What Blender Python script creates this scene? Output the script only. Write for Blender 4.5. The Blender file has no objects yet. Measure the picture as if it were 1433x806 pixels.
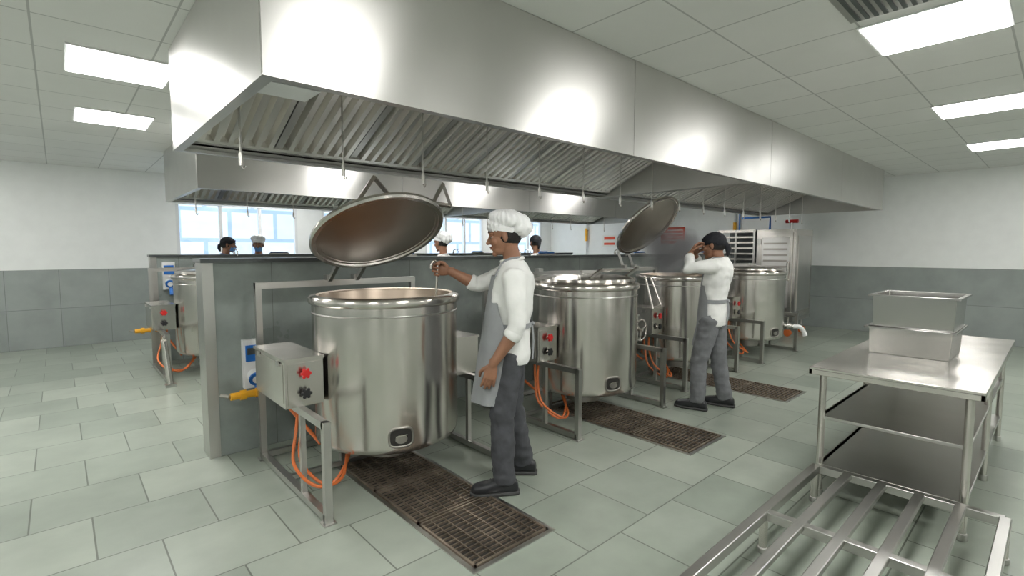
import bpy, bmesh, math, random
from mathutils import Vector, Matrix, noise
random.seed(4)
V=Vector
sc=bpy.context.scene
# ------------------------------------------------------------------ materials
def nt(name):
    m=bpy.data.materials.new(name); m.use_nodes=True
    t=m.node_tree; b=t.nodes['Principled BSDF']; return m,t,b
def c4(c): return (c[0],c[1],c[2],1)
def plain(name,col,rough=.5,metal=0,var=0.12,scale=6,bump=0,bscale=40,coat=0,emit=0):
    m,t,b=nt(name)
    tc=t.nodes.new('ShaderNodeTexCoord'); n=t.nodes.new('ShaderNodeTexNoise')
    n.inputs['Scale'].default_value=scale; n.inputs['Detail'].default_value=4
    t.links.new(tc.outputs['Object'],n.inputs['Vector'])
    r=t.nodes.new('ShaderNodeValToRGB')
    r.color_ramp.elements[0].position=.3; r.color_ramp.elements[1].position=.7
    r.color_ramp.elements[0].color=c4([x*(1-var) for x in col]); r.color_ramp.elements[1].color=c4([min(1,x*(1+var)) for x in col])
    t.links.new(n.outputs['Fac'],r.inputs['Fac']); t.links.new(r.outputs['Color'],b.inputs['Base Color'])
    b.inputs['Roughness'].default_value=rough; b.inputs['Metallic'].default_value=metal
    if coat: b.inputs['Coat Weight'].default_value=coat
    if bump:
        n2=t.nodes.new('ShaderNodeTexNoise'); n2.inputs['Scale'].default_value=bscale; n2.inputs['Detail'].default_value=3
        t.links.new(tc.outputs['Object'],n2.inputs['Vector'])
        bp=t.nodes.new('ShaderNodeBump'); bp.inputs['Strength'].default_value=bump; bp.inputs['Distance'].default_value=.01
        t.links.new(n2.outputs['Fac'],bp.inputs['Height']); t.links.new(bp.outputs['Normal'],b.inputs['Normal'])
    if emit:
        b.inputs['Emission Color'].default_value=c4(col); b.inputs['Emission Strength'].default_value=emit
    return m
def steel(name,col=(.62,.61,.59),rough=.3,aniso=.6,smudge=.08,spread=.03,metal=1):
    m,t,b=nt(name)
    tc=t.nodes.new('ShaderNodeTexCoord')
    n=t.nodes.new('ShaderNodeTexNoise'); n.inputs['Scale'].default_value=4; n.inputs['Detail'].default_value=2
    t.links.new(tc.outputs['Object'],n.inputs['Vector'])
    mr=t.nodes.new('ShaderNodeMapRange'); mr.inputs['From Min'].default_value=.25; mr.inputs['From Max'].default_value=.75
    mr.inputs['To Min'].default_value=rough-spread; mr.inputs['To Max'].default_value=rough+spread
    t.links.new(n.outputs['Fac'],mr.inputs['Value']); t.links.new(mr.outputs['Result'],b.inputs['Roughness'])
    n2=t.nodes.new('ShaderNodeTexNoise'); n2.inputs['Scale'].default_value=2.2; n2.inputs['Detail'].default_value=2.5
    t.links.new(tc.outputs['Object'],n2.inputs['Vector'])
    r=t.nodes.new('ShaderNodeValToRGB'); r.color_ramp.elements[0].position=.2; r.color_ramp.elements[1].position=.8
    r.color_ramp.elements[0].color=c4([x*(1-smudge) for x in col]); r.color_ramp.elements[1].color=c4([min(1,x*(1+smudge*.5)) for x in col])
    t.links.new(n2.outputs['Fac'],r.inputs['Fac']); t.links.new(r.outputs['Color'],b.inputs['Base Color'])
    b.inputs['Metallic'].default_value=metal
    b.inputs['Anisotropic'].default_value=aniso
    cx=t.nodes.new('ShaderNodeCombineXYZ'); cx.inputs[0].default_value=.05; cx.inputs[1].default_value=.04; cx.inputs[2].default_value=1
    t.links.new(cx.outputs[0],b.inputs['Tangent'])
    return m
def bricks(name,c1,c2,mort,w,h,ms,off,rough,loc=(0,0,0),bias=0,rot=None,var=.08,bumpy=0,rv=.18,det=8):
    m,t,b=nt(name)
    tc=t.nodes.new('ShaderNodeTexCoord'); mp=t.nodes.new('ShaderNodeMapping')
    mp.inputs['Location'].default_value=loc
    if rot: mp.inputs['Rotation'].default_value=rot
    t.links.new(tc.outputs['Object'],mp.inputs['Vector'])
    br=t.nodes.new('ShaderNodeTexBrick'); br.offset=off; br.offset_frequency=2; br.squash=1
    for k,v in (('Scale',1),('Mortar Size',ms),('Mortar Smooth',.1),('Bias',bias),('Brick Width',w),('Row Height',h)): br.inputs[k].default_value=v
    br.inputs['Color1'].default_value=c4(c1); br.inputs['Color2'].default_value=c4(c2); br.inputs['Mortar'].default_value=c4(mort)
    t.links.new(mp.outputs['Vector'],br.inputs['Vector'])
    n=t.nodes.new('ShaderNodeTexNoise'); n.inputs['Scale'].default_value=3; n.inputs['Detail'].default_value=det; n.inputs['Roughness'].default_value=.55
    t.links.new(tc.outputs['Object'],n.inputs['Vector'])
    mr=t.nodes.new('ShaderNodeMapRange'); mr.inputs['From Min'].default_value=.25; mr.inputs['From Max'].default_value=.75
    mr.inputs['To Min'].default_value=1-var; mr.inputs['To Max'].default_value=1+var
    t.links.new(n.outputs['Fac'],mr.inputs['Value'])
    vm=t.nodes.new('ShaderNodeVectorMath'); vm.operation='SCALE'
    t.links.new(br.outputs['Color'],vm.inputs[0]); t.links.new(mr.outputs['Result'],vm.inputs['Scale'])
    t.links.new(vm.outputs[0],b.inputs['Base Color'])
    mr2=t.nodes.new('ShaderNodeMapRange'); mr2.inputs['To Min'].default_value=rough-rv/2; mr2.inputs['To Max'].default_value=rough+rv/2
    t.links.new(n.outputs['Fac'],mr2.inputs['Value']); t.links.new(mr2.outputs['Result'],b.inputs['Roughness'])
    if bumpy:
        bp=t.nodes.new('ShaderNodeBump'); bp.inputs['Strength'].default_value=bumpy; bp.inputs['Distance'].default_value=.003; bp.invert=True
        t.links.new(br.outputs['Fac'],bp.inputs['Height']); t.links.new(bp.outputs['Normal'],b.inputs['Normal'])
    return m
M={}
M['hood']=steel('hood_steel',(.62,.61,.59),.33,.75,.05,.03)
M['steel']=steel('brushed_steel',(.66,.63,.595),.23,.85,.09,.04)
M['frame']=steel('frame_steel',(.55,.54,.52),.32,.3,.1)
M['pan']=steel('pan_steel',(.5,.49,.475),.2,.2,.08)
M['dsteel']=steel('dull_steel',(.4,.38,.35),.42,.3,.2)
M['filter']=steel('baffle_filter_steel',(.86,.83,.79),.32,.2,.1,metal=.9)
M['lidunder']=steel('lid_underside_metal',(.56,.53,.49),.36,.1,.25)
M['holeshade']=plain('painted_hole_shade',(.02,.018,.016),.6)  # near-black colour that paints the shade inside holes onto solid parts
M['inner']=steel('pot_inner_steel',(.5,.41,.33),.38,.2,.2)
M['food']=plain('stew',(.28,.13,.05),.35,var=.4,scale=18,bump=.4,bscale=30)
M['floor']=bricks('kota_stone_floor',(.245,.28,.235),(.345,.38,.325),(.125,.14,.115),.52,.52,.004,.5,.3,loc=(.19,.05,0),bias=.1,var=.13,bumpy=.3,rv=.05,det=4)
M['ceil']=bricks('ceiling_tiles',(.80,.80,.78),(.84,.84,.82),(.52,.52,.51),.6,.6,.006,0,.8,loc=(.05,.32,0),var=.02)
M['wall']=plain('white_wall',(.9,.91,.9),.35,var=.02)
M['dado']=bricks('grey_dado',(.3,.33,.315),(.34,.37,.355),(.2,.22,.21),.6,.6,.004,0,.4,rot=(math.pi/2,0,0),var=.12)
M['dadox']=bricks('grey_dado_side',(.3,.33,.315),(.34,.37,.355),(.2,.22,.21),.6,.6,.004,0,.4,rot=(math.pi/2,0,math.pi/2),var=.12)
M['stone']=bricks('partition_stone',(.25,.28,.265),(.29,.32,.305),(.16,.17,.165),1.2,1.5,.003,0,.3,rot=(math.pi/2,0,0),var=.3)
M['cap']=plain('partition_cap',(.12,.13,.13),.3,metal=.6)
M['white']=plain('white_plastic',(.8,.8,.8),.4,var=.03)
M['blue']=plain('blue_plastic',(.02,.16,.55),.35,var=.1)
M['red']=plain('red_plastic',(.6,.02,.02),.35,var=.1)
M['black']=plain('black_rubber',(.015,.015,.017),.45,var=.2)
M['yellow']=plain('yellow_fitting',(.85,.42,.02),.4,var=.1)
M['orange']=plain('orange_hose',(.65,.16,.04),.45,var=.15)
M['rust']=plain('grate_metal',(.34,.28,.22),.4,metal=.8,var=.4,scale=7)
M['light']=plain('lamp_diffuser',(1,.99,.96),.5,var=0,emit=27)
M['winframe']=plain('window_frame_white',(.8,.81,.82),.4,var=.02)
M['signr']=plain('sign_red',(.75,.08,.03),.5,var=.1)
M['signw']=plain('sign_white',(.85,.84,.8),.5,var=.02)
M['shirt']=plain('white_cotton',(.8,.8,.78),.85,var=.05,scale=9,bump=.3,bscale=16)
M['capw']=plain('cap_cotton',(.85,.85,.85),.85,var=.03,bump=.2,bscale=60)
M['capb']=plain('cap_black',(.012,.013,.018),.8,var=.2,bump=.3,bscale=60)
M['apron']=plain('apron_grey',(.3,.31,.32),.85,var=.12,bump=.3,bscale=14)
M['trd']=plain('trousers_dark',(.06,.062,.07),.85,var=.2,scale=20,bump=.25,bscale=30)
M['trg']=plain('trousers_grey',(.17,.175,.185),.85,var=.15,scale=20,bump=.25,bscale=30)
M['shoe']=plain('shoe_leather',(.02,.021,.024),.4,var=.3)
M['sole']=plain('shoe_sole',(.05,.05,.05),.7)
M['skin']=plain('skin',(.3,.145,.085),.5,var=.1,scale=14,bump=.05,bscale=120)
M['lip']=plain('lip',(.27,.1,.075),.45,var=.05)
M['hair']=plain('hair',(.01,.009,.008),.6,bump=.5,bscale=150)
M['eyew']=plain('eye_white',(.6,.56,.52),.35,var=.02)
M['mask']=plain('face_mask',(.12,.3,.6),.8,var=.05)
M['bluecloth']=plain('blue_collar',(.03,.1,.35),.8)
M['facade']=bricks('outside_facade',(.68,.74,.82),(.8,.83,.87),(.4,.5,.7),1.3,.9,.06,.5,.7,rot=(math.pi/2,0,0),var=.05)
def glassmat():
    m=bpy.data.materials.new('window_glass'); m.use_nodes=True; t=m.node_tree; t.nodes.clear()
    o=t.nodes.new('ShaderNodeOutputMaterial'); mx=t.nodes.new('ShaderNodeMixShader'); tr=t.nodes.new('ShaderNodeBsdfTransparent'); g=t.nodes.new('ShaderNodeBsdfGlossy')
    g.inputs['Roughness'].default_value=.05; mx.inputs[0].default_value=.08
    tr.inputs[0].default_value=(.93,.97,1,1)
    t.links.new(tr.outputs[0],mx.inputs[1]); t.links.new(g.outputs[0],mx.inputs[2]); t.links.new(mx.outputs[0],o.inputs[0]); return m
M['glass']=glassmat()
def steammat():
    m=bpy.data.materials.new('steam'); m.use_nodes=True; t=m.node_tree; t.nodes.clear()
    o=t.nodes.new('ShaderNodeOutputMaterial'); s=t.nodes.new('ShaderNodeVolumeScatter'); s.inputs['Color'].default_value=(1,1,1,1)
    tc=t.nodes.new('ShaderNodeTexCoord'); n=t.nodes.new('ShaderNodeTexNoise'); n.inputs['Scale'].default_value=5; n.inputs['Detail'].default_value=3
    t.links.new(tc.outputs['Object'],n.inputs['Vector'])
    ln=t.nodes.new('ShaderNodeVectorMath'); ln.operation='LENGTH'
    sb=t.nodes.new('ShaderNodeVectorMath'); sb.operation='DIVIDE'; sb.inputs[1].default_value=(.42,.36,.34)
    t.links.new(tc.outputs['Object'],sb.inputs[0]); t.links.new(sb.outputs[0],ln.inputs[0])
    fo=t.nodes.new('ShaderNodeMath'); fo.operation='SUBTRACT'; fo.inputs[0].default_value=1; fo.use_clamp=True
    t.links.new(ln.outputs['Value'],fo.inputs[1])
    nr=t.nodes.new('ShaderNodeMapRange'); nr.inputs['From Min'].default_value=.38; nr.inputs['From Max'].default_value=.62; nr.inputs['To Max'].default_value=16
    t.links.new(n.outputs['Fac'],nr.inputs['Value'])
    mu=t.nodes.new('ShaderNodeMath'); mu.operation='MULTIPLY'; t.links.new(fo.outputs[0],mu.inputs[0]); t.links.new(nr.outputs[0],mu.inputs[1])
    t.links.new(mu.outputs[0],s.inputs['Density']); t.links.new(s.outputs[0],o.inputs['Volume']); return m
M['steam']=steammat()
# ------------------------------------------------------------------ mesh builder
class MB:
    def __init__(s): s.v=[]; s.f=[]; s.mi=[]; s.mats=[]
    def k(s,m):
        if m not in s.mats: s.mats.append(m)
        return s.mats.index(m)
    def add(s,vs,fs,m):
        o=len(s.v); s.v+= [V(p) for p in vs]; i=s.k(m)
        for f in fs: s.f.append([a+o for a in f]); s.mi.append(i)
    def merge(s,o,mat=None):
        b=len(s.v); s.v+=[(mat@p if mat else p.copy()) for p in o.v]
        for f,i in zip(o.f,o.mi): s.f.append([a+b for a in f]); s.mi.append(s.k(o.mats[i]))
    def box(s,x0,x1,y0,y1,z0,z1,m):
        s.add([(x0,y0,z0),(x1,y0,z0),(x1,y1,z0),(x0,y1,z0),(x0,y0,z1),(x1,y0,z1),(x1,y1,z1),(x0,y1,z1)],
              [(0,3,2,1),(4,5,6,7),(0,1,5,4),(1,2,6,5),(2,3,7,6),(3,0,4,7)],m)
    def beam(s,a,b,m,w=.04,h=None,up=(0,0,1)):
        h=h or w; a=V(a);b=V(b); d=(b-a).normalized(); u=V(up)
        if abs(d.dot(u))>.95: u=V((0,1,0))
        x=d.cross(u).normalized(); y=x.cross(d)
        vs=[]
        for p in (a,b):
            for sx,sy in ((-1,-1),(1,-1),(1,1),(-1,1)): vs.append(p+x*sx*w/2+y*sy*h/2)
        s.add(vs,[(0,1,2,3),(7,6,5,4),(0,4,5,1),(1,5,6,2),(2,6,7,3),(3,7,4,0)],m)
    def tube(s,pts,r,m,seg=10,rnd=False):
        pts=[V(p) for p in pts]; n=len(pts); rs=[r]*n if not isinstance(r,(list,tuple)) else list(r)
        tg=[]
        for i in range(n):
            a=pts[max(0,i-1)]; b=pts[min(n-1,i+1)]; tg.append((b-a).normalized())
        if rnd:
            P=[];R=[];T=[]
            for a in (1.3,.9,.45): P.append(pts[0]-tg[0]*rs[0]*math.sin(a)); R.append(rs[0]*math.cos(a)); T.append(tg[0])
            P+=pts;R+=rs;T+=tg
            for a in (.45,.9,1.3): P.append(pts[-1]+tg[-1]*rs[-1]*math.sin(a)); R.append(rs[-1]*math.cos(a)); T.append(tg[-1])
            pts,rs,tg=P,R,T; n=len(pts)
        u=V((0,0,1)) if abs(tg[0].z)<.9 else V((1,0,0))
        u=(u-tg[0]*u.dot(tg[0])).normalized(); vs=[];fs=[]
        for i in range(n):
            u=(u-tg[i]*u.dot(tg[i])).normalized(); w=tg[i].cross(u)
            for j in range(seg):
                a=2*math.pi*j/seg; vs.append(pts[i]+(u*math.cos(a)+w*math.sin(a))*rs[i])
        for i in range(n-1):
            for j in range(seg):
                fs.append((i*seg+j,i*seg+(j+1)%seg,(i+1)*seg+(j+1)%seg,(i+1)*seg+j))
        fs.append(tuple(range(seg-1,-1,-1))); fs.append(tuple((n-1)*seg+j for j in range(seg)))
        s.add(vs,fs,m)
    def lathe(s,prof,c,m,seg=72):
        vs=[];fs=[];rings=[]
        for r,z in prof:
            if r<1e-6: rings.append([len(vs)]); vs.append((c[0],c[1],c[2]+z))
            else:
                rings.append(list(range(len(vs),len(vs)+seg)))
                for j in range(seg):
                    a=2*math.pi*j/seg; vs.append((c[0]+r*math.cos(a),c[1]+r*math.sin(a),c[2]+z))
        for A,B in zip(rings,rings[1:]):
            for j in range(seg):
                k=(j+1)%seg
                if len(A)==1 and len(B)==1: continue
                if len(A)==1: fs.append((A[0],B[k],B[j]))
                elif len(B)==1: fs.append((A[j],A[k],B[0]))
                else: fs.append((A[j],A[k],B[k],B[j]))
        s.add(vs,fs,m)
    def loft(s,secs,m,seg=24,cap=True,pw=1.0):
        vs=[];fs=[];n=len(secs)
        for c,U,W in secs:
            c=V(c);U=V(U);W=V(W)
            for j in range(seg):
                a=2*math.pi*j/seg; ca,sa=math.cos(a),math.sin(a)
                ca=math.copysign(abs(ca)**pw,ca); sa=math.copysign(abs(sa)**pw,sa)
                vs.append(c+U*ca+W*sa)
        for i in range(n-1):
            for j in range(seg):
                fs.append((i*seg+j,i*seg+(j+1)%seg,(i+1)*seg+(j+1)%seg,(i+1)*seg+j))
        if cap: fs.append(tuple(range(seg-1,-1,-1))); fs.append(tuple((n-1)*seg+j for j in range(seg)))
        s.add(vs,fs,m)
    def ell(s,c,r,m,seg=20,rot=None):
        c=V(c); vs=[];fs=[];n=seg//2
        tmp=MB(); tmp.lathe([(math.sin(math.pi*i/n) if 0<i<n else 0,-math.cos(math.pi*i/n)) for i in range(n+1)],(0,0,0),m,seg)
        for p in tmp.v:
            q=V((p.x*r[0],p.y*r[1],p.z*r[2]))
            if rot: q=rot@q
            vs.append(c+q)
        s.add(vs,tmp.f,m)
    def sheet(s,grid,m):
        vs=[p for row in grid for p in row]; w=len(grid[0]); fs=[]
        for i in range(len(grid)-1):
            for j in range(w-1): fs.append((i*w+j,i*w+j+1,(i+1)*w+j+1,(i+1)*w+j))
        s.add(vs,fs,m)
    def done(s,name,loc=(0,0,0),rot=0,bevel=0,sharp=38):
        me=bpy.data.meshes.new(name); L=V(loc)
        me.from_pydata([tuple(p) for p in s.v],[],s.f); 
        for m in s.mats: me.materials.append(M[m])
        for p,i in zip(me.polygons,s.mi): p.material_index=i; p.use_smooth=True
        me.update()
        bm=bmesh.new(); bm.from_mesh(me); bmesh.ops.recalc_face_normals(bm,faces=bm.faces); bm.to_mesh(me); bm.free()
        me.set_sharp_from_angle(angle=math.radians(sharp))
        ob=bpy.data.objects.new(name,me); sc.collection.objects.link(ob)
        ob.location=L; ob.rotation_euler=(0,0,rot)
        if bevel:
            b=ob.modifiers.new('bevel','BEVEL'); b.width=bevel; b.segments=2; b.limit_method='ANGLE'; b.angle_limit=math.radians(50)
        return ob
def smooth(pts,n=6):
    P=[V(p) for p in pts]; P=[P[0]*2-P[1]]+P+[P[-1]*2-P[-2]]; out=[]
    for i in range(1,len(P)-2):
        a,b,c,d=P[i-1:i+3]
        for k in range(n):
            t=k/n; out.append(.5*((2*b)+(c-a)*t+(2*a-5*b+4*c-d)*t*t+(3*b-a-3*c+d)*t**3))
    out.append(P[-2]); return out
def remesh(mb,voxel,it=4,disp=None,mat='skin'):
    me=bpy.data.meshes.new('t'); me.from_pydata([tuple(p) for p in mb.v],[],mb.f)
    bm=bmesh.new(); bm.from_mesh(me); bmesh.ops.recalc_face_normals(bm,faces=bm.faces); bm.to_mesh(me); bm.free()
    ob=bpy.data.objects.new('t',me); sc.collection.objects.link(ob)
    r=ob.modifiers.new('r','REMESH'); r.mode='VOXEL'; r.voxel_size=voxel
    s=ob.modifiers.new('s','SMOOTH'); s.iterations=it; s.factor=.5
    dg=bpy.context.evaluated_depsgraph_get(); e=ob.evaluated_get(dg); m2=e.to_mesh()
    vs=[]
    for v in m2.vertices:
        p=v.co.copy()
        if disp: p=p+v.normal*disp(p)
        vs.append(p)
    fs=[list(p.vertices) for p in m2.polygons]
    e.to_mesh_clear(); bpy.data.objects.remove(ob)
    out=MB(); out.add(vs,fs,mat); return out
# ------------------------------------------------------------------ room
CZ=2.8; XL,XR,YF,YB=-2.6,11.0,-3.6,10.4
def simple(name,boxes,bevel=0):
    m=MB()
    for b in boxes: m.box(*b)
    return m.done(name,bevel=bevel)
simple('floor',[(XL-.1,XR+.1,YF-.1,YB+.1,-.1,0,'floor')])
simple('ceiling',[(XL-.1,XR+.1,YF-.1,YB+.1,CZ,CZ+.1,'ceil')])
D=1.2
simple('wall_right',[(XR,XR+.15,YF-.1,YB+.15,0,D,'dadox'),(XR,XR+.15,YF-.1,YB+.15,D,CZ,'wall')])
simple('wall_left',[(XL-.15,XL,YF-.1,YB+.15,0,D,'dadox'),(XL-.15,XL,YF-.1,YB+.15,D,CZ,'wall')])
simple('wall_front',[(XL,XR,YF-.15,YF,0,D,'dado'),(XL,XR,YF-.15,YF,D,CZ,'wall')])
wins=[(1.55,3.6),(4.1,5.6),(6.6,8.4),(9.0,10.6)]
W0,W1=1.3,2.35
bx=[(XL,XR,YB,YB+.15,0,D,'dado'),(XL,XR,YB,YB+.15,D,W0,'wall'),(XL,XR,YB,YB+.15,W1,CZ,'wall')]
xs=[XL]+[a for w in wins for a in w]+[XR]
for i in range(0,len(xs),2): bx.append((xs[i],xs[i+1],YB,YB+.15,W0,W1,'wall'))
simple('wall_back',bx)
for i,(a,b) in enumerate(wins):
    m=MB(); f=.05
    m.box(a,b,YB-.01,YB+.08,W0,W0+f,'winframe'); m.box(a,b,YB-.01,YB+.08,W1-f,W1,'winframe')
    n=3 if b-a>1.55 else 2
    for k in range(n+1):
        x=a+(b-a-f)*k/n; m.box(x,x+f,YB,YB+.07,W0+f,W1-f,'winframe')
    m.box(a+f,b-f,YB+.03,YB+.036,W0+f,W1-f,'glass')
    m.done('window_%d'%(i+1))
simple('outside_building',[(-6,22,17,18,-1,5,'facade')])
# ceiling lights
LP=[(x,y) for y in (.58,-1.82) for x in (-.96,1.44,3.84,6.24,8.64)]+[(.4,4.59),(.48,6.4),(-1.6,2.6),(-1.6,5.6),(-1.4,8.6)]+[(x,5.05) for x in (3,5.5,8)]+[(x,9.3) for x in (3,6,9)]
for x,y in LP:
    m=MB(); w,h=(.285,.3)
    m.box(x-w-.015,x+w+.015,y-h-.015,y+h+.015,CZ-.012,CZ-.001,'white'); m.box(x-w,x+w,y-h,y+h,CZ-.016,CZ-.012,'light')
    m.done('ceiling_light')
m=MB(); 
for k in range(13): m.box(2.88,3.42,.34+k*.042,.36+k*.042,CZ-.012,CZ-.004,'cap')
m.box(2.86,3.44,.3,.9,CZ-.004,CZ-.001,'frame'); m.done('ceiling_vent')
# ------------------------------------------------------------------ hoods
def hood(name,x0,x1,y0,y1,zb,div,hooks):
    m=MB(); t=.012; zt=CZ-.003
    x=x0
    while x<x1-.1:
        xn=min(x+2.4,x1); m.box(x+.002,xn-.002,y0,y0+t,zb,zt,'hood'); m.box(x+.002,xn-.002,y1-t,y1,zb,zt,'hood')
        m.box(xn-.004,xn+.004,y0+.003,y0+t,zb,zt,'cap'); x=xn
    m.box(x0,x0+t,y0+t,y1-t,zb,zt,'hood'); m.box(x1-t,x1,y0+t,y1-t,zb,zt,'hood')
    m.box(x0,x1,y0,y0+.05,zb-.006,zb,'hood'); m.box(x0,x1,y1-.05,y1,zb-.006,zb,'hood')
    m.box(x0,x0+.05,y0+.05,y1-.05,zb-.006,zb,'hood'); m.box(x1-.05,x1,y0+.05,y1-.05,zb-.006,zb,'hood')
    m.box(x0+t,x1-t,y1-.17,y1-.16,zb+.02,zb+.10,'hood'); m.box(x0+t,x1-t,y1-.17,y1-t,zb+.02,zb+.03,'hood')
    m.box(x0+t,x1-t,y0+t,y1-t,zt-.02,zt-.01,'filter')
    secs=[(x0+.05,div-.06),(div+.06,x1-.05)]
    A=V((0,y1-.17,zb+.07)); B=V((0,y0+.55,zt-.03)); d=(B-A); L=d.length; d.normalize(); nn=V((0,-d.z,d.y)); 
    if nn.z>0: nn=-nn
    for a,b in secs:
        n=int((b-a)/.5); w=(b-a)/n
        for k in range(n):
            xa=a+k*w; vs=[];fs=[]
            r=6
            m.beam(V((xa+.012,A.y,A.z)),V((xa+.012,B.y,B.z)),'hood',.024,.05,up=nn)
            m.beam(V((xa+w-.012,A.y,A.z)),V((xa+w-.012,B.y,B.z)),'hood',.024,.05,up=nn)
            ww=(w-.05)/r
            prof=[]
            for q in range(r):
                u=xa+.025+q*ww
                prof+= [(u,-.01),(u+ww*.25,-.01),(u+ww*.45,.035),(u+ww*.85,.035)]
            prof.append((xa+w-.025,-.01))
            for (u,h) in prof:
                for P in (A,B): p=P+nn*h; vs.append((u,p.y,p.z))
            for q in range(len(prof)-1): fs.append((2*q,2*q+2,2*q+3,2*q+1))
            m.add(vs,fs,'filter')
        for P in (A+d*.02,A+d*L*.97): m.beam(V((a,P.y,P.z))+nn*.01,V((b,P.y,P.z))+nn*.01,'filter',.03,.05,up=nn)
    m.box(div-.06,div+.06,y0+t,y1-t,zb,zt-.02,'hood')
    m.box(x0+.05,x0+.28,y0+.15,y0+.34,zb+.02,zb+.10,'white')
    if hooks:
        yh=(y0+y1)/2-.02
        m.beam((x0+t,yh,zb+.42),(x1-t,yh,zb+.42),'dsteel',.03)
        x=x0+.157
        while x<x1-.2:
            if abs(x-div)>.08:
                m.tube([(x,yh,zb+.42),(x,yh,zb-.17)],.006,'filter',6)
                m.tube([(x,yh,zb-.14),(x,yh,zb-.205)],.012,'filter',8)
                m.tube(smooth([(x,yh,zb-.2),(x+.012,yh,zb-.225),(x+.022,yh,zb-.205)],3),.004,'steel',6)
            x+=.57
    return m.done(name,sharp=30)
hood('kitchen_exhaust_hood',.6,10.05,2.05,4.0,2.16,5.12,True)
hood('kitchen_exhaust_hood',1.11,10.0,6.08,8.13,2.15,5.6,True)
# ------------------------------------------------------------------ partitions
def partition(x0,x1,y0,y1,h):
    m=MB(); m.box(x0+.03,x1,y0,y1,0,h-.03,'stone'); m.box(x0,x0+.03,y0-.006,y1+.006,0,h-.03,'frame')
    m.box(x0+.03,x0+.07,y0-.006,y0,0,h-.03,'frame')
    m.box(x0-.01,x1+.01,y0-.03,y1+.03,h-.03,h,'cap')
    x=x0+1.0
    while x<x1-.4:
        m.tube(smooth([(x,y0+.05,h),(x,y0+.05,h+.05),(x,y0-.02,h+.075),(x,y0-.12,h+.05),(x,y0-.13,h-.02)],5),.008,'steel',8)
        m.tube([(x,y0+.05,h),(x,y0+.05,h+.03)],.016,'steel',10)
        m.tube([(x+.5,y0+.08,h+.03),(x+.75,y0+.08,h+.03)],.012,'blue',8); m.box(x+.48,x+.77,y0+.06,y0+.1,h,h+.02,'frame')
        x+=1.93
    return m.done('partition_wall')
partition(.74,9.0,4.05,4.25,1.44)
partition(.89,9.2,8.0,8.15,1.44)
def socket(x,y,z):
    m=MB(); m.box(x-.07,x+.07,y-.05,y-.001,z,z+.36,'white'); m.box(x-.055,x+.055,y-.056,y-.05,z+.2,z+.32,'blue')
    m.box(x-.045,x+.045,y-.059,y-.056,z+.25,z+.3,'cap')
    m.tube([(x,y-.05,z+.1),(x,y-.1,z+.08)],.05,'white',20); m.tube([(x,y-.1,z+.08),(x,y-.115,z+.074)],.053,'blue',20)
    m.tube([(x,y-.115,z+.074),(x,y-.119,z+.073)],.03,'white',20)
    m.tube([(x+.02,y-.07,z+.02),(x+.02,y-.1,z-.07)],.028,'blue',12)
    m.done('power_socket_box')
socket(1.04,4.05,.48); socket(1.08,8.0,.98); socket(4.6,4.05,.5)
# ------------------------------------------------------------------ kettles
def knob(m,p,col):
    p=V(p); m.tube([p,p+V((0,-.03,0))],.008,'steel',8)
    for k in range(6):
        a=math.pi*k/3; q=p+V((math.cos(a)*.024,-.034,math.sin(a)*.024)); m.ell(q,(.011,.011,.011),col,8)
    m.tube([p+V((0,-.025,0)),p+V((0,-.044,0))],.023,col,16)
def lid(bracket):
    m=MB(); 
    m.lathe([(0,.002),(.2,.003),(.40,.002),(.402,-.004),(.42,-.004),(.425,-.018)],(0,0,0),'lidunder')
    m.lathe([(.425,-.018),(.452,-.02),(.462,-.005),(.458,.015),(.43,.024),(.3,.04),(.1,.05),(0,.05)],(0,0,0),'steel')
    for sx in (-.11,.11):
        m.beam((sx,.48,.045),(sx,-.05,.065),'frame',.03)
    if bracket:
        z=bracket
        P=[(-.27,-.28,.03),(-.07,-.254,.28*z),(.085,-.138,.218*z),(.6,-.12,.19*z),(.496,-.24,.295*z),(.27,-.27,.03)]
        for a,b in zip(P,P[1:]): m.beam(a,b,'steel',.024)
        m.beam(P[2],(.05,-.08,.045),'frame',.024); m.beam(P[2],(-.11,.1,.06),'frame',.02)
    return m
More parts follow.
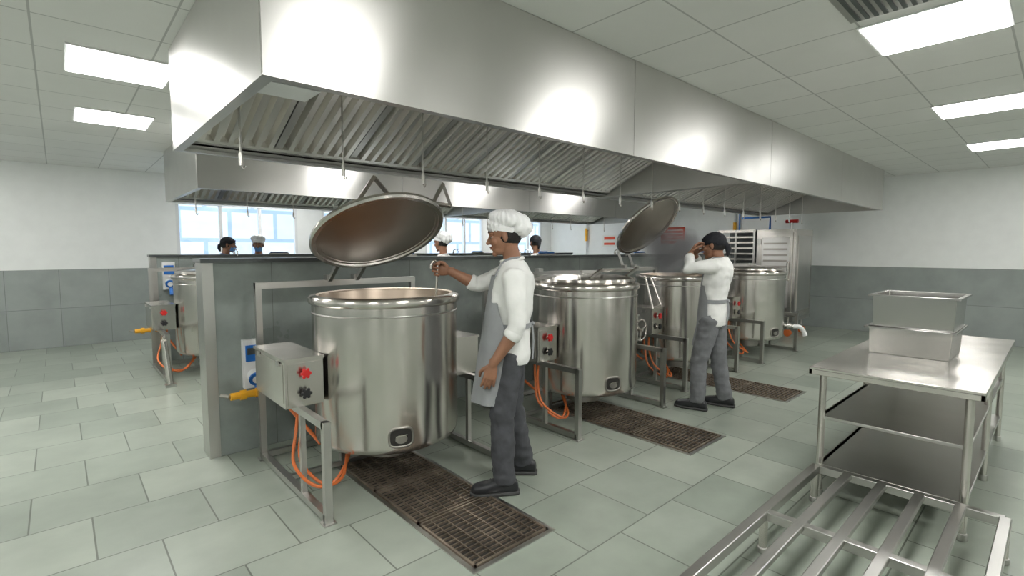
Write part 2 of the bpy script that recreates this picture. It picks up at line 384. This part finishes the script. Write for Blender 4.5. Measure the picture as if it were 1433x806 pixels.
def kettle(name,cx,cy,center,theta,bracket,wheel=False,drain=False,pipe=False):
    m=MB(); c=(cx,cy,0)
    m.lathe([(0,.235),(.36,.24),(.44,.25),(.468,.27),(.478,.30),(.478,1.150),(.484,1.153),(.495,1.160),(.499,1.170),(.499,1.188),(.494,1.200),(.482,1.208),(.45,1.212)],c,'steel',96)
    m.lathe([(.45,1.212),(.432,1.208),(.425,1.195),(.42,.6)],c,'inner',96)
    m.lathe([(.4785,1.095),(.4815,1.10),(.4785,1.105)],c,'frame',96)
    m.lathe([(0,.985),(.2,.99),(.421,.98)],c,'food',48)
    d=V((-.33,-.944,0)); s=V((.944,-.33,0)); z=V((0,0,1)); o=V((cx,cy,.365))
    ring=[]
    for k in range(33):
        a=2*math.pi*k/32; ca,sa=math.cos(a),math.sin(a)
        ca=math.copysign(abs(ca)**.6,ca); sa=math.copysign(abs(sa)**.6,sa)
        q=s*ca*.072+z*sa*.058; r=math.sqrt(max(0,.4795**2-(ca*.072)**2)); ring.append(o+d*r+q)
    m.tube(ring,.008,'dsteel',8)
    m.loft([(o+d*.468,s*.066,z*.053),(o+d*.4805,s*.066,z*.053)],'holeshade',24,pw=.6)  # solid dark disc, its colour paints the shade of the port opening
    m.loft([(o+d*.47+z*-.01,s*.04,z*.03),(o+d*.489+z*-.01,s*.036,z*.026)],'dsteel',20)
    m.beam(o+d*.492+s*-.035+z*.012,o+d*.492+s*.035+z*.018,'steel',.006)
    y0,y1=cy-.46,cy+.7
    for sx in (-.62,.62):
        x=cx+sx
        m.beam((x,y0,.03),(x,y1,.03),'frame'); m.beam((x,y0,.55),(x,y1,.55),'frame')
        m.beam((x,y0,0),(x,y0,.57),'frame'); m.beam((x,y1,0),(x,y1,1.27),'frame')
        m.box(x-.035,x+.035,y0-.035,y0+.035,0,.008,'frame'); m.box(x-.035,x+.035,y1-.035,y1+.035,0,.008,'frame')
        m.tube([(x,cy,.72),(cx+math.copysign(.46,sx),cy,.72)],.035,'dsteel',16)
        m.box(x-.03,x+.03,cy-.06,cy+.06,.57,.77,'frame')
        m.beam((x,cy-.1,.05),(x,cy-.1,.53),'frame',.03)
    m.beam((cx-.64,y1,1.25),(cx+.64,y1,1.25),'frame',.045); m.beam((cx-.62,y1,.03),(cx+.62,y1,.03),'frame')
    m.beam((cx-.62,cy+.2,.03),(cx+.62,cy+.2,.03),'frame',.03)
    for sx in (-.25,.25): m.beam((cx+sx,cy+.2,.04),(cx+sx,cy+.2,.245),'frame',.035)
    m.tube([(cx,cy,.24),(cx,cy,.12)],.16,'dsteel',24)
    m.tube(smooth([(cx,cy,.15),(cx+.25,cy-.1,.13),(cx+.45,cy,.12),(cx+.6,cy+.3,.12)],4),.014,'dsteel',8)
    bx0,bx1,by0,by1=cx-.71,cx-.485,cy-.10,cy+.48
    m.box(bx0,bx1,by0,by1,.572,.85,'steel'); m.box(bx0-.008,bx1+.004,by0-.012,by1+.008,.85,.866,'steel')
    m.box(bx0+.015,bx1-.015,by0-.004,by0,.59,.835,'steel')
    m.box(bx0-.003,bx0,by0+.03,by1-.03,.6,.83,'steel')
    for yy in (by0+.1,by1-.1): m.box(bx0-.012,bx0-.003,yy-.02,yy+.02,.815,.845,'frame')
    knob(m,(cx-.6,by0,.775),'red'); knob(m,(cx-.6,by0,.655),'black')
    m.box(cx+.5,cx+.7,cy-.12,cy+.35,.572,.84,'steel'); m.box(cx+.495,cx+.708,cy-.13,cy+.36,.84,.855,'steel')
    m.tube(smooth([(cx-.6,cy+.0,.575),(cx-.63,cy-.02,.4),(cx-.68,cy-.12,.24),(cx-.6,cy-.25,.13),(cx-.42,cy-.18,.10),(cx-.3,cy+.0,.2)],6),.010,'orange',8)
    m.tube(smooth([(cx-.55,cy+.1,.575),(cx-.56,cy+.08,.4),(cx-.6,cy-.0,.2),(cx-.5,cy-.15,.07),(cx-.36,cy-.1,.14),(cx-.25,cy+.05,.22)],6),.010,'orange',8)
    m.tube([(cx-.8,cy+.78,.47),(cx-.55,cy+.78,.47)],.026,'yellow',14); m.tube([(cx-.74,cy+.78,.47),(cx-.70,cy+.78,.47)],.036,'yellow',6); m.tube([(cx-.64,cy+.78,.47),(cx-.6,cy+.78,.47)],.036,'yellow',6)
    m.tube(smooth([(cx-.55,cy+.78,.47),(cx-.5,cy+.7,.45),(cx-.5,cy+.5,.4),(cx-.4,cy+.2,.2)],4),.012,'orange',8)
    m.tube([(cx-.8,cy+.78,.47),(cx-.84,cy+.86,.47)],.014,'dsteel',8)
    C=V(center); Rx=Matrix.Rotation(-theta,4,'X'); T=Matrix.Translation(C)@Rx
    m.merge(lid(bracket),T)
    for sx in (-.11,.11):
        e=T@V((sx,.48,.045)); m.beam((cx+sx,y1,1.26),e,'frame',.03)
        m.box(cx+sx-.03,cx+sx+.03,y1-.03,y1+.03,1.27,1.31,'frame')
    if wheel:
        w=V((cx+.6,cy-.16,.72)); R=.1
        m.tube([w+V((math.cos(a)*R,-.06,math.sin(a)*R)) for a in [2*math.pi*k/28 for k in range(29)]],.009,'steel',8)
        m.tube([w+V((0,.04,0)),w+V((0,-.08,0))],.016,'steel',10)
        for k in range(3):
            a=2*math.pi*k/3+.4; m.tube([w+V((0,-.06,0)),w+V((math.cos(a)*R,-.06,math.sin(a)*R))],.007,'steel',8)
        m.tube([(cx+.35,cy-.42,1.25),(cx+.35,cy-.5,.98),(cx+.62,cy-.42,.98),(cx+.62,cy-.3,1.24)],.011,'steel',8)
    if pipe:
        m.tube([(cx-.66,cy-.5,.50),(cx-.63,cy-.56,.03)],.032,'steel',14); m.tube([(cx-.66,cy-.5,.50),(cx-.62,cy-.3,.52)],.03,'steel',12); m.box(cx-.68,cx-.58,cy-.61,cy-.51,0,.03,'frame')
    if drain:
        a=V((cx+.28,cy-.38,.42)); dd=V((.5,-.6,-.08)).normalized()
        m.tube([a-dd*.03,a+dd*.16],.03,'steel',14); m.tube([a+dd*.06,a+dd*.11],.045,'steel',14); m.beam(a+dd*.085,a+dd*.085+V((0,0,.12)),'steel',.014)
        m.tube(smooth([a+dd*.15,a+dd*.24,a+dd*.3+V((0,0,-.06)),a+dd*.32+V((0,0,-.12))],4),.032,'white',12)
    return m.done(name,bevel=0,sharp=42,loc=(0,0,0))
kettle('tilting_kettle',1.65,3.1,(1.66,3.20,1.615),math.radians(31),1.0)
kettle('tilting_kettle',3.6,2.97,(3.6,2.97,1.233),0,.35,wheel=True)
kettle('tilting_kettle',5.5,3.1,(5.45,3.5,1.80),math.radians(47),.6)
kettle('tilting_kettle',7.45,3.08,(7.45,3.08,1.233),0,0,drain=True)
for x in (1.48,3.45,5.4,7.35): kettle('tilting_kettle',x,7.1,(x,7.1,1.233),0,.35,pipe=(x<2))
m=MB(); m.ell((0,0,0),(.42,.36,.34),'steam',20); m.done('steam_cloud',loc=(5.25,3.05,1.5))
# ------------------------------------------------------------------ floor drains
for x0,x1 in ((1.38,1.88),(3.38,3.9),(5.28,5.78)):
    m=MB(); y0,y1=1.78,3.30
    m.box(x0,x1,y0,y1,0.0005,.002,'holeshade')  # thin dark plate paints the pit's shade, the floor slab is uncut
    for a in ((x0-.025,x1+.025,y0-.025,y0),(x0-.025,x1+.025,y1,y1+.025),(x0-.025,x0,y0,y1),(x1,x1+.025,y0,y1)): m.box(*a,0.0005,.006,'frame')
    p=(y1-y0)/3
    for k in range(3):
        a=y0+k*p+.006; b=a+p-.012
        for q in ((x0+.004,x1-.004,a,a+.012),(x0+.004,x1-.004,b-.012,b),(x0+.004,x0+.016,a,b),(x1-.016,x1-.004,a,b)): m.box(*q,.002,.014,'rust')
        n=int((b-a)/.034)
        for j in range(1,n): y=a+(b-a)*j/n; m.box(x0+.01,x1-.01,y-.003,y+.003,.002,.013,'rust')
        for j in range(1,7): x=x0+(x1-x0)*j/7; m.box(x-.003,x+.003,a,b,.002,.012,'rust')
    m.done('floor_drain_grate')
# ------------------------------------------------------------------ worktable, rack, pans
m=MB(); x0,x1,y0,y1=3.33,5.5,.22,1.0
m.box(x0,x1,y0,y1,.782,.80,'steel')
m.box(x0,x1,y0,y0+.02,.755,.79,'steel');m.box(x0,x1,y1-.02,y1,.755,.79,'steel');m.box(x0,x0+.02,y0,y1,.755,.79,'steel');m.box(x1-.02,x1,y0,y1,.755,.79,'steel')
for z in (.5,.2):
    m.box(x0+.06,x1-.06,y0+.05,y1-.05,z-.02,z,'frame')
    m.beam((x0+.06,y1-.06,z-.015),(x1-.06,y1-.06,z-.015),'frame',.03)
for x in (x0+.07,(x0+x1)/2,x1-.07):
    for y in (y0+.06,y1-.06): m.tube([(x,y,0.03),(x,y,.78)],.019,'steel',16); m.tube([(x,y,0),(x,y,.04)],.024,'frame',12)
m.done('steel_work_table',bevel=.003)
def pan(x0,x1,y0,y1,z0,z1):
    m=MB(); r=.022; t=.004; i=.03
    m.box(x0+i,x1-i,y0+i,y1-i,z0,z0+t,'pan')
    b=[(x0+i,y0+i),(x1-i,y0+i),(x1-i,y1-i),(x0+i,y1-i)]; u=[(x0+r,y0+r),(x1-r,y0+r),(x1-r,y1-r),(x0+r,y1-r)]; o=[(x0,y0),(x1,y0),(x1,y1),(x0,y1)]
    vs=[(*p,z0) for p in b]+[(*p,z1) for p in u]+[(*p,z1) for p in o]+[(*p,z1-.012) for p in o]
    fs=[]
    for L in (0,4,8):
        for j in range(4): fs.append((L+j,L+(j+1)%4,L+4+(j+1)%4,L+4+j))
    m.add(vs,fs,'pan'); return m
a=pan(4.08,4.62,.42,.90,.802,.985); a.merge(pan(4.09,4.63,.41,.89,.99,1.2)); a.box(4.1,4.62,.43,.88,.986,.99,'pan')
a.done('food_pan_stack',bevel=.004)
m=MB(); x0,x1,y0,y1,z=1.45,3.31,.12,.93,.2
m.beam((x0,y1,z),(x1,y1,z),'frame',.045); m.beam((x0,y0,z),(x1,y0,z),'frame',.045)
for x in (x0,x1,(x0+x1)/2+.15): m.beam((x,y0,z-.001),(x,y1,z-.001),'frame',.045)
for k in range(1,5): y=y0+(y1-y0)*k/5; m.beam((x0,y,z+.008),(x1,y,z+.008),'frame',.045,.028)
for x in (x0+.02,(x0+x1)/2+.15,x1-.02):
    for y in (y0,y1): m.tube([(x,y,.02),(x,y,z)],.02,'steel',12); m.tube([(x,y,0),(x,y,.03)],.026,'frame',12)
m.done('dunnage_rack',bevel=.004)
# ------------------------------------------------------------------ steam cabinet
m=MB(); x0,x1=9.3,10.1
m.box(x0,x1,2.85,3.5,.35,1.86,'steel'); m.box(x0-.02,x0,2.9,3.45,.42,1.8,'steel'); m.box(x0-.026,x0-.02,2.95,3.4,.5,1.72,'hood')
m.tube([(x0-.02,2.96,1.3),(x0-.07,2.96,1.28),(x0-.07,2.96,1.0),(x0-.02,2.96,.98)],.012,'steel',8)
for z in (.6,1.6): m.box(x0-.035,x0-.015,3.42,3.48,z,z+.1,'frame')
m.box(x0+.1,x1-.1,2.84,2.85,.45,1.75,'hood')
for k in range(11): m.box(x0-.034,x0-.026,2.98,3.37,.6+k*.1,.63+k*.1,'dsteel')
for y in (3.55,3.88,4.2):
    for x in (x0,x1-.03): m.beam((x+.015,y,.3),(x+.015,y,1.86),'frame',.035)
for k in range(15): 
    z=.42+k*.1; m.box(x0,x1-.02,3.56,4.19,z,z+.008,'steel'); m.box(x0-.006,x0,3.56,4.19,z,z+.03,'steel')
m.box(x0+.5,x1,3.52,4.22,.35,1.86,'cap')
m.box(x0,x1,3.52,4.22,1.84,1.87,'steel')
m.box(x0-.03,x1,2.85,4.22,.28,.35,'frame')
for y in (2.95,3.6,4.15):
    for x in (x0+.05,x1-.08):
        m.tube([(x,y,.28),(x,y,.14)],.015,'frame',8); m.tube([(x-.025,y,.065),(x+.025,y,.065)],.062,'orange',20); m.box(x-.03,x+.03,y-.025,y+.025,.12,.15,'frame')
m.tube([(9.5,3.0,1.86),(9.5,3.0,2.02)],.02,'steel',10); m.tube([(9.5,2.9,2.0),(9.5,3.1,2.0)],.03,'red',10)
m.tube([(9.6,3.4,1.86),(9.6,3.4,2.1),(9.6,3.9,2.1)],.02,'blue',10)
m.done('steam_cabinet',loc=(0,.22,0))
m=MB()
m.tube([(10.93,4.85,0),(10.93,4.85,2.79)],.02,'white',10); m.tube([(10.93,4.85,1.8),(10.93,4.85,2.1)],.035,'yellow',12)
m.tube([(10.93,4.75,0.0),(10.93,4.75,2.79)],.015,'blue',10); m.done('wall_pipe')
m=MB(); m.tube([(10.93,8.97,0),(10.93,8.97,2.79)],.02,'white',10); m.tube([(10.93,8.97,1.75),(10.93,8.97,2.1)],.04,'yellow',12); m.done('wall_pipe')
m=MB(); m.box(10.985,10.998,6.05,6.68,1.66,2.05,'signr')
for k in range(4): m.box(10.98,10.985,6.1,6.62-(k%2)*.12,1.72+k*.08,1.75+k*.08,'signw')
m.done('wall_sign')
m=MB(); m.box(10.985,10.998,8.0,8.45,1.6,1.9,'signw'); m.box(10.98,10.985,8.05,8.4,1.78,1.86,'signr'); m.box(10.98,10.985,8.05,8.4,1.64,1.7,'signr'); m.done('wall_sign')
# ------------------------------------------------------------------ people
def rotx(v,axis,ang): return Matrix.Rotation(ang,3,axis)@v
def hand(mb,wrist,f,n,side,curl,thumb=.5,spread=.06):
    f=V(f).normalized(); n=V(n); n=(n-f*n.dot(f)).normalized(); w=f.cross(n) if side=='R' else n.cross(f)
    wr=V(wrist)
    mb.loft([(wr-f*.03,w*.026,n*.02),(wr,w*.027,n*.019),(wr+f*.03,w*.035,n*.018),(wr+f*.07,w*.041,n*.015),(wr+f*.092,w*.038,n*.011)],'skin',18)
    for i in range(4):
        off=(.029,.0105,-.009,-.028)[i]; st=(.086,.092,.088,.078)[i]; sc_=(.94,1.04,.98,.8)[i]
        d=(f+w*spread*(1.5-i)).normalized(); p=wr+f*(st-.012)+w*off; pts=[p]; ax=f.cross(n)
        ang=0; p=p+d*.014; pts.append(p)
        for L,c in zip((.042,.026,.021),curl):
            ang+=c; dd=rotx(d,ax,ang); 
            p=p+dd*L*sc_; pts.append(p)
        mb.tube(pts,[.0098,.0098,.0092,.0085,.0072],'skin',10,True)
    p=wr+f*.022+w*.024; d1=(f*.62+w*.62+n*.4).normalized(); d2=(f*.8+w*(.5-.5*thumb)+n*(.3+thumb*.5)).normalized(); d3=(f*.8+w*(.2-.8*thumb)+n*(.3+thumb*.4)).normalized()
    mb.tube([p,p+d1*.042,p+d1*.042+d2*.032,p+d1*.042+d2*.032+d3*.026],[.0145,.0125,.0108,.0088],'skin',10,True)
def human(name,loc,fdir,S):
    out=MB()
    nf=lambda amp,fx,fz: (lambda p: amp*(noise.noise(V((p.x*fx,p.y*fx,p.z*fz)))+.5*noise.noise(V((p.x*fx*2.3+5,p.y*fx*2.3,p.z*fz*2.1)))))
    a=MB()
    T=S['torso']
    a.loft([((cx,cyy,z),(hd,0,0),(0,hw,0)) for (z,cx,cyy,hd,hw) in T],'skin',32,pw=.88)
    for sd in 'LR':
        sh,el,wr=V(S['sh'+sd]),V(S['el'+sd]),V(S['wr'+sd])
        inn=V((T[-3][1],T[-3][2],sh.z-.03))
        cuff=S['cuff'+sd]
        e2=el+(wr-el)*cuff
        a.tube([inn*.6+sh*.4,sh,sh*.5+el*.5,el,e2],[.07,.07,.063,.054,.05],'skin',16,True)
    out.merge(remesh(a,.011,5,nf(.010,9,11),S.get('shirtmat','shirt')))
    for sd in 'LR':
        el,wr=V(S['el'+sd]),V(S['wr'+sd]); dd=(wr-el).normalized(); e2=el+(wr-el)*S['cuff'+sd]
        if S['cuff'+sd]<.5: out.tube([e2-dd*.005,e2+dd*.01,e2+dd*.04,e2+dd*.046],[.05,.054,.053,.046],S.get('shirtmat','shirt'),20)
    a=MB(); hp=V(S['pelvis'])
    a.loft([(hp+V((0,0,-.13)),(.08,0,0),(0,.1,0)),(hp+V((0,0,-.08)),(.105,0,0),(0,.15,0)),(hp,(.112,0,0),(0,.165,0)),(hp+V((0,0,.1)),(.1,0,0),(0,.15,0))],'skin',28)
    for sd in 'LR':
        h,k,an=V(S['hip'+sd]),V(S['kn'+sd]),V(S['an'+sd])
        a.tube([h,h*.5+k*.5,k,k*.5+an*.5,an+V((0,0,-.02))],[.1,.092,.077,.073,.068],'skin',18,False)
    out.merge(remesh(a,.011,5,nf(.010,8,17),S['trmat']))
    for sd in 'LR':
        an=V(S['an'+sd]); fd=V(S.get('ft'+sd,(1,0,0))).normalized(); sd_=V((-fd.y,fd.x,0)); z=V((0,0,1)); b=V((an.x,an.y,0))
        a=MB(); secs=[]
        for x,w,h in ((-.085,.02,.05),(-.078,.032,.075),(-.04,.037,.10),(0,.039,.105),(.05,.042,.09),(.1,.048,.075),(.15,.049,.065),(.185,.04,.055),(.205,.02,.036)):
            secs.append((b+fd*x+z*(h/2+.012),sd_*w,z*h/2))
        a.loft(secs,'skin',18,pw=.75); a.tube([b+z*.06-fd*.01,b+z*.13-fd*.01],.045,'skin',14)
        out.merge(remesh(a,.007,3,None,'shoe'))
        a=MB(); secs=[]
        for x,w in ((-.092,.02),(-.08,.036),(0,.042),(.06,.046),(.13,.053),(.18,.044),(.212,.02)): secs.append((b+fd*x+z*.013,sd_*w,z*.013))
        a.loft(secs,'sole',18,pw=.5); out.merge(a)
        for k in range(4): q=b+fd*(.045+k*.02)+z*(.106-k*.008); out.tube([q-sd_*.022,q+z*.003,q+sd_*.022],.0028,'sole',6)
    for sd in 'LR':
        a=MB(); sh,el,wr=V(S['sh'+sd]),V(S['el'+sd]),V(S['wr'+sd])
        mid=el+(wr-el)*.35
        a.tube([el*.8+sh*.2,el,mid,el+(wr-el)*.8,wr],[.04,.041,.041,.031,.027],'skin',16,True)
        hn=S['hand'+sd]
        hand(a,wr,hn[0],hn[1],sd,hn[2],hn[3])
        out.merge(remesh(a,.0042,2,None,'skin'))
    hc=V(S['head']); hr=Matrix.Rotation(S.get('yaw',0),3,'Z')@Matrix.Rotation(S.get('pitch',0),3,'Y')
    H=lambda x,y,z: hc+hr@V((x,y,z))
    a=MB()
    a.ell(H(-.012,0,.035),(.095,.076,.083),'skin',28,hr); a.ell(H(.022,0,-.02),(.066,.061,.082),'skin',24,hr)
    a.ell(H(.032,0,-.075),(.05,.047,.034),'skin',20,hr); a.ell(H(.07,0,-.098),(.02,.022,.016),'skin',14,hr)
    a.ell(H(-.02,0,-.03),(.07,.062,.06),'skin',20,hr)
    a.tube([H(.082,0,.018),H(.095,0,-.005),H(.106,0,-.026)],[.008,.010,.0125],'skin',12,True)
    for s in (-1,1):
        a.ell(H(.093,s*.013,-.03),(.011,.0085,.008),'skin',10,hr); a.ell(H(.062,s*.036,-.022),(.026,.024,.024),'skin',14,hr)
        a.ell(H(-.006,s*.078,-.004),(.018,.008,.031),'skin',14,hr)
        a.tube([H(.073,s*.05,.03),H(.085,s*.03,.032),H(.086,s*.008,.026)],[.008,.009,.008],'skin',10,True)
        a.tube([H(.076,s*.046,.012),H(.084,s*.031,.0165),H(.08,s*.017,.010)],.0055,'skin',8,True)
        a.tube([H(.074,s*.044,-.004),H(.080,s*.031,-.006),H(.078,s*.018,-.002)],.0045,'skin',8,True)
    a.ell(H(.082,0,-.061),(.012,.024,.014),'skin',12,hr)
    nb=V(S['neck']); a.tube([H(-.022,0,-.05),H(-.03,0,-.1)*.5+nb*.5,nb,nb+V((0,0,-.05))],[.054,.053,.06,.08],'skin',20)
    out.merge(remesh(a,.0046,2,None,'skin'))
    for s in (-1,1):
        out.ell(H(.0705,s*.031,.005),(.0125,.0125,.0095),'eyew',14,hr); out.ell(H(.0808,s*.031,.004),(.0035,.0055,.0055),'hair',10,hr)
        out.tube([H(.074,s*.052,.036),H(.09,s*.033,.043),H(.094,s*.014,.037)],[.0025,.004,.003],'hair',8,True)
    out.tube([H(.084,-.022,-.055),H(.0945,-.008,-.053),H(.0945,.008,-.053),H(.084,.022,-.055)],[.002,.0045,.0045,.002],'lip',8,True)
    out.tube([H(.083,-.02,-.06),H(.0935,-.007,-.064),H(.0935,.007,-.064),H(.083,.02,-.06)],[.002,.005,.005,.002],'lip',8,True)
    a=MB(); a.ell(H(-.028,0,.012),(.087,.0785,.086),'hair',24,hr)
    out.merge(a)
    if S.get('mask'):
        out.loft([(H(.045,0,-.02),hr@V((.05,0,.0)),hr@V((0,.055,0))),(H(.055,0,-.05),hr@V((.055,0,0)),hr@V((0,.056,0))),(H(.05,0,-.09),hr@V((.045,0,0)),hr@V((0,.048,0)))],'mask',20)
    cap=S['cap']; ct=hr@Matrix.Rotation(-.28,3,'Y')
    a=MB()
    if cap=='white':
        pl=lambda p:.004*math.sin(math.atan2((p-hc).y,(p-hc).x)*22)+.008*noise.noise(p*25)
        a.ell(H(-.05,0,.095),(.132,.108,.062),'skin',28,hr@Matrix.Rotation(-.34,3,'Y')); a.ell(H(-.11,0,.04),(.07,.09,.062),'skin',20,hr)
        a.ell(H(.0,0,.07),(.098,.083,.05),'skin',24,hr)
        out.merge(remesh(a,.007,3,pl,'capw'))
        secs=[]
        for z,e in ((.028,.0),(.062,.002)): secs.append((H(-.008,0,z+.0),ct@V((.102+e,0,0)),ct@V((0,.084+e,0))))
        out.loft(secs,'capw',36)
    else:
        a.ell(H(-.014,0,.05),(.104,.086,.078),'skin',28,hr); a.ell(H(-.05,0,.03),(.075,.085,.07),'skin',20,hr)
        a.tube([H(-.10,0,.0),H(-.125,0,-.02),H(-.13,.01,-.06),H(-.12,.015,-.1)],[.026,.03,.026,.016],'skin',10,True)
        out.merge(remesh(a,.007,3,lambda p:.004*noise.noise(p*30),'capb'))
        out.loft([(H(-.01,0,.03),ct@V((.106,0,0)),ct@V((0,.088,0))),(H(-.01,0,.055),ct@V((.107,0,0)),ct@V((0,.088,0)))],'capb',30)
    out.tube([nb+V((math.cos(t)*.066,math.sin(t)*.066,.0+.012*math.cos(t+3.14))) for t in [2*math.pi*k/24 for k in range(25)]],.012,S.get('collar','shirt'),8)
    if S.get('apron'):
        g=[]
        for (z,cx,hd,hw,ang) in S['apron']:
            row=[]
            for j in range(33):
                t=math.radians(-ang+2*ang*j/32); w=.006*math.sin(t*9+z*7)*max(0,min(1,(1.0-z)*3))
                row.append(V((cx+(hd+w)*math.cos(t),(hw+w)*math.sin(t),z)))
            g.append(row)
        out.sheet(g,'apron')
        g2=[[p+V((-.003,0,0)) for p in r] for r in g]; out.sheet(g2,'apron')
        zt,cxt,hdt,hwt,at=S['apron'][0]
        for s in (-1,1):
            t=math.radians(at*s); out.tube(smooth([V((cxt+hdt*math.cos(t),hwt*math.sin(t),zt)),V((nb.x+.05,s*.075,nb.z-.01)),V((nb.x-.03,s*.07,nb.z+.015)),V((nb.x-.066,0,nb.z+.01))],4),.007,'apron',6)
        zb,cxb,hdb,hwb=S['belt']
        out.loft([((cxb,0,zb-.016),(hdb,0,0),(0,hwb,0)),((cxb,0,zb+.016),(hdb,0,0),(0,hwb,0))],'apron',32,cap=False,pw=.88)
        out.tube([(cxb-hdb-.002,.01,zb),(cxb-hdb-.012,.03,zb-.1),(cxb-hdb-.005,.035,zb-.22)],.006,'apron',6); out.tube([(cxb-hdb-.002,-.01,zb),(cxb-hdb-.012,-.02,zb-.08),(cxb-hdb-.005,-.03,zb-.17)],.006,'apron',6)
        out.ell((cxb-hdb-.008,0,zb),(.012,.025,.014),'apron',10)
    return out.done(name,loc=loc,rot=math.atan2(fdir[1],fdir[0]),sharp=60)
relax=((.25,.35,.25))
std=dict(torso=[(.80,-.02,0,.118,.165),(.86,-.02,0,.125,.17),(.95,-.02,0,.12,.165),(1.05,-.02,0,.112,.155),(1.15,-.03,0,.115,.16),(1.27,-.05,0,.122,.178),(1.35,-.06,0,.11,.178),(1.40,-.065,0,.085,.135),(1.435,-.065,0,.065,.075)],
  shL=(-.06,.19,1.35),shR=(-.06,-.19,1.35),elL=(-.05,.26,1.08),elR=(-.05,-.26,1.08),wrL=(.18,.2,1.05),wrR=(.18,-.2,1.05),cuffL=.3,cuffR=.3,
  pelvis=(-.02,0,.9),hipL=(-.02,.085,.87),hipR=(-.02,-.085,.87),knL=(.01,.1,.47),knR=(.01,-.1,.47),anL=(-.03,.11,.09),anR=(-.03,-.11,.09),
  handL=((1,0,-.2),(0,-1,0),relax,.5),handR=((1,0,-.2),(0,1,0),relax,.5),head=(-.02,0,1.58),neck=(-.06,0,1.43),cap='white',trmat='trd',pitch=.1)
S=dict(std)
S.update(torso=[(.80,-.055,0,.13,.168),(.86,-.05,0,.138,.175),(.95,-.045,0,.142,.172),(1.05,-.05,0,.14,.168),(1.15,-.065,0,.138,.172),(1.27,-.08,0,.136,.184),(1.35,-.085,0,.118,.182),(1.405,-.085,0,.088,.138),(1.44,-.08,0,.064,.078)],
  shL=(-.09,.19,1.345),elL=(-.11,.235,1.05),wrL=(.035,.225,.83),cuffL=.12,handL=((.25,0,-1),(0,-1,0),((.3,.4,.3)),.35),
  shR=(-.06,-.19,1.36),elR=(.16,-.27,1.26),wrR=(.345,-.225,1.36),cuffR=.1,handR=((.95,.05,.12),(.05,1,0),((1.05,1.25,.8)),.9),
  pelvis=(-.05,0,.9),hipL=(-.05,.085,.87),hipR=(-.06,-.085,.87),knL=(-.01,.11,.47),anL=(-.03,.14,.09),knR=(-.07,-.12,.47),anR=(-.15,-.15,.09),ftL=(1,.12,0),ftR=(1,-.1,0),
  head=(-.025,0,1.583),neck=(-.075,0,1.44),pitch=.14,yaw=.02,
  apron=[(1.34,-.08,.135,.12,38),(1.27,-.08,.15,.15,45),(1.15,-.065,.156,.186,62),(1.05,-.05,.158,.186,80),(.95,-.04,.162,.19,88),(.85,-.03,.17,.19,88),(.75,-.02,.175,.188,86),(.65,-.005,.178,.184,84),(.56,.01,.18,.18,82)],belt=(1.04,-.05,.147,.177))
P1=(2.045,2.365,0); F1=(-.73,.68)
human('cook_person',P1,F1,S)
fr=Matrix.Rotation(math.atan2(F1[1],F1[0]),3,'Z'); hp=V(P1)+fr@V((.425,-.19,1.375))
m=MB(); b=V((hp.x-.01,hp.y+.02,1.02)); t=V((hp.x,hp.y,1.41))
m.tube(smooth([b,hp,t,t+V((-.02,.0,.02)),t+V((-.045,.0,.0)),t+V((-.05,0,-.03))],5),.008,'steel',10)
m.loft([(b+V((0,0,.02)),(.05,0,0),(0,.05,0)),(b+V((0,0,-.01)),(.04,0,0),(0,.04,0)),(b+V((0,0,-.03)),(.01,0,0),(0,.01,0))],'steel',20)
m.done('ladle')
S=dict(std)
S.update(cap='black',trmat='trg',shL=(-.04,.19,1.36),elL=(.14,.3,1.33),wrL=(.17,.12,1.47),cuffL=.75,handL=((-.25,-.55,.75),(-.8,-.5,0),((.5,.6,.4)),.6),
  shR=(-.04,-.19,1.36),elR=(.16,-.26,1.3),wrR=(.19,-.1,1.45),cuffR=.75,handR=((-.25,.5,.75),(-.8,.5,0),((.5,.6,.4)),.6),
  knL=(.07,.11,.47),anL=(.07,.13,.09),knR=(-.05,-.11,.46),anR=(-.12,-.13,.09),head=(.0,0,1.54),neck=(-.05,0,1.42),pitch=.15,
  apron=[(1.27,-.05,.137,.15,40),(1.15,-.03,.13,.17,62),(1.05,-.02,.128,.17,80),(.95,-.02,.136,.182,85),(.8,-.02,.14,.182,85),(.6,0,.16,.18,80)],belt=(1.03,-.02,.122,.164))
human('cook_person',(4.54,2.21,0),(-.222,.973),S)
S=dict(std); S.update(cap='black',mask=1,collar='bluecloth',shirtmat='bluecloth'); human('cook_person',(2.0,8.75,0),(.9,-.4),S)
S=dict(std); S.update(cap='white',mask=1,collar='bluecloth'); human('cook_person',(2.42,8.8,0),(-.3,-.95),S)
S=dict(std); S.update(cap='white',head=(-.02,0,1.6)); human('cook_person',(3.95,5.85,0),(-.3,.95),S)
S=dict(std); S.update(cap='black',head=(-.02,0,1.62)); human('cook_person',(5.8,5.85,0),(.2,.97),S)
# ------------------------------------------------------------------ world + camera
w=bpy.data.worlds.new('World'); sc.world=w; w.use_nodes=True
w.node_tree.nodes['Background'].inputs[0].default_value=(.85,.93,1,1); w.node_tree.nodes['Background'].inputs[1].default_value=2.2
cam=bpy.data.cameras.new('cam'); co=bpy.data.objects.new('camera',cam); sc.collection.objects.link(co); sc.camera=co
cam.sensor_width=36; cam.lens=700/1433*36; cam.clip_start=.05
yaw=math.radians(47.8); p=math.radians(4.33)
co.location=(0,0,1.5); co.rotation_euler=V((math.cos(yaw)*math.cos(p),math.sin(yaw)*math.cos(p),-math.sin(p))).to_track_quat('-Z','Y').to_euler()
sc.view_settings.view_transform='Standard'
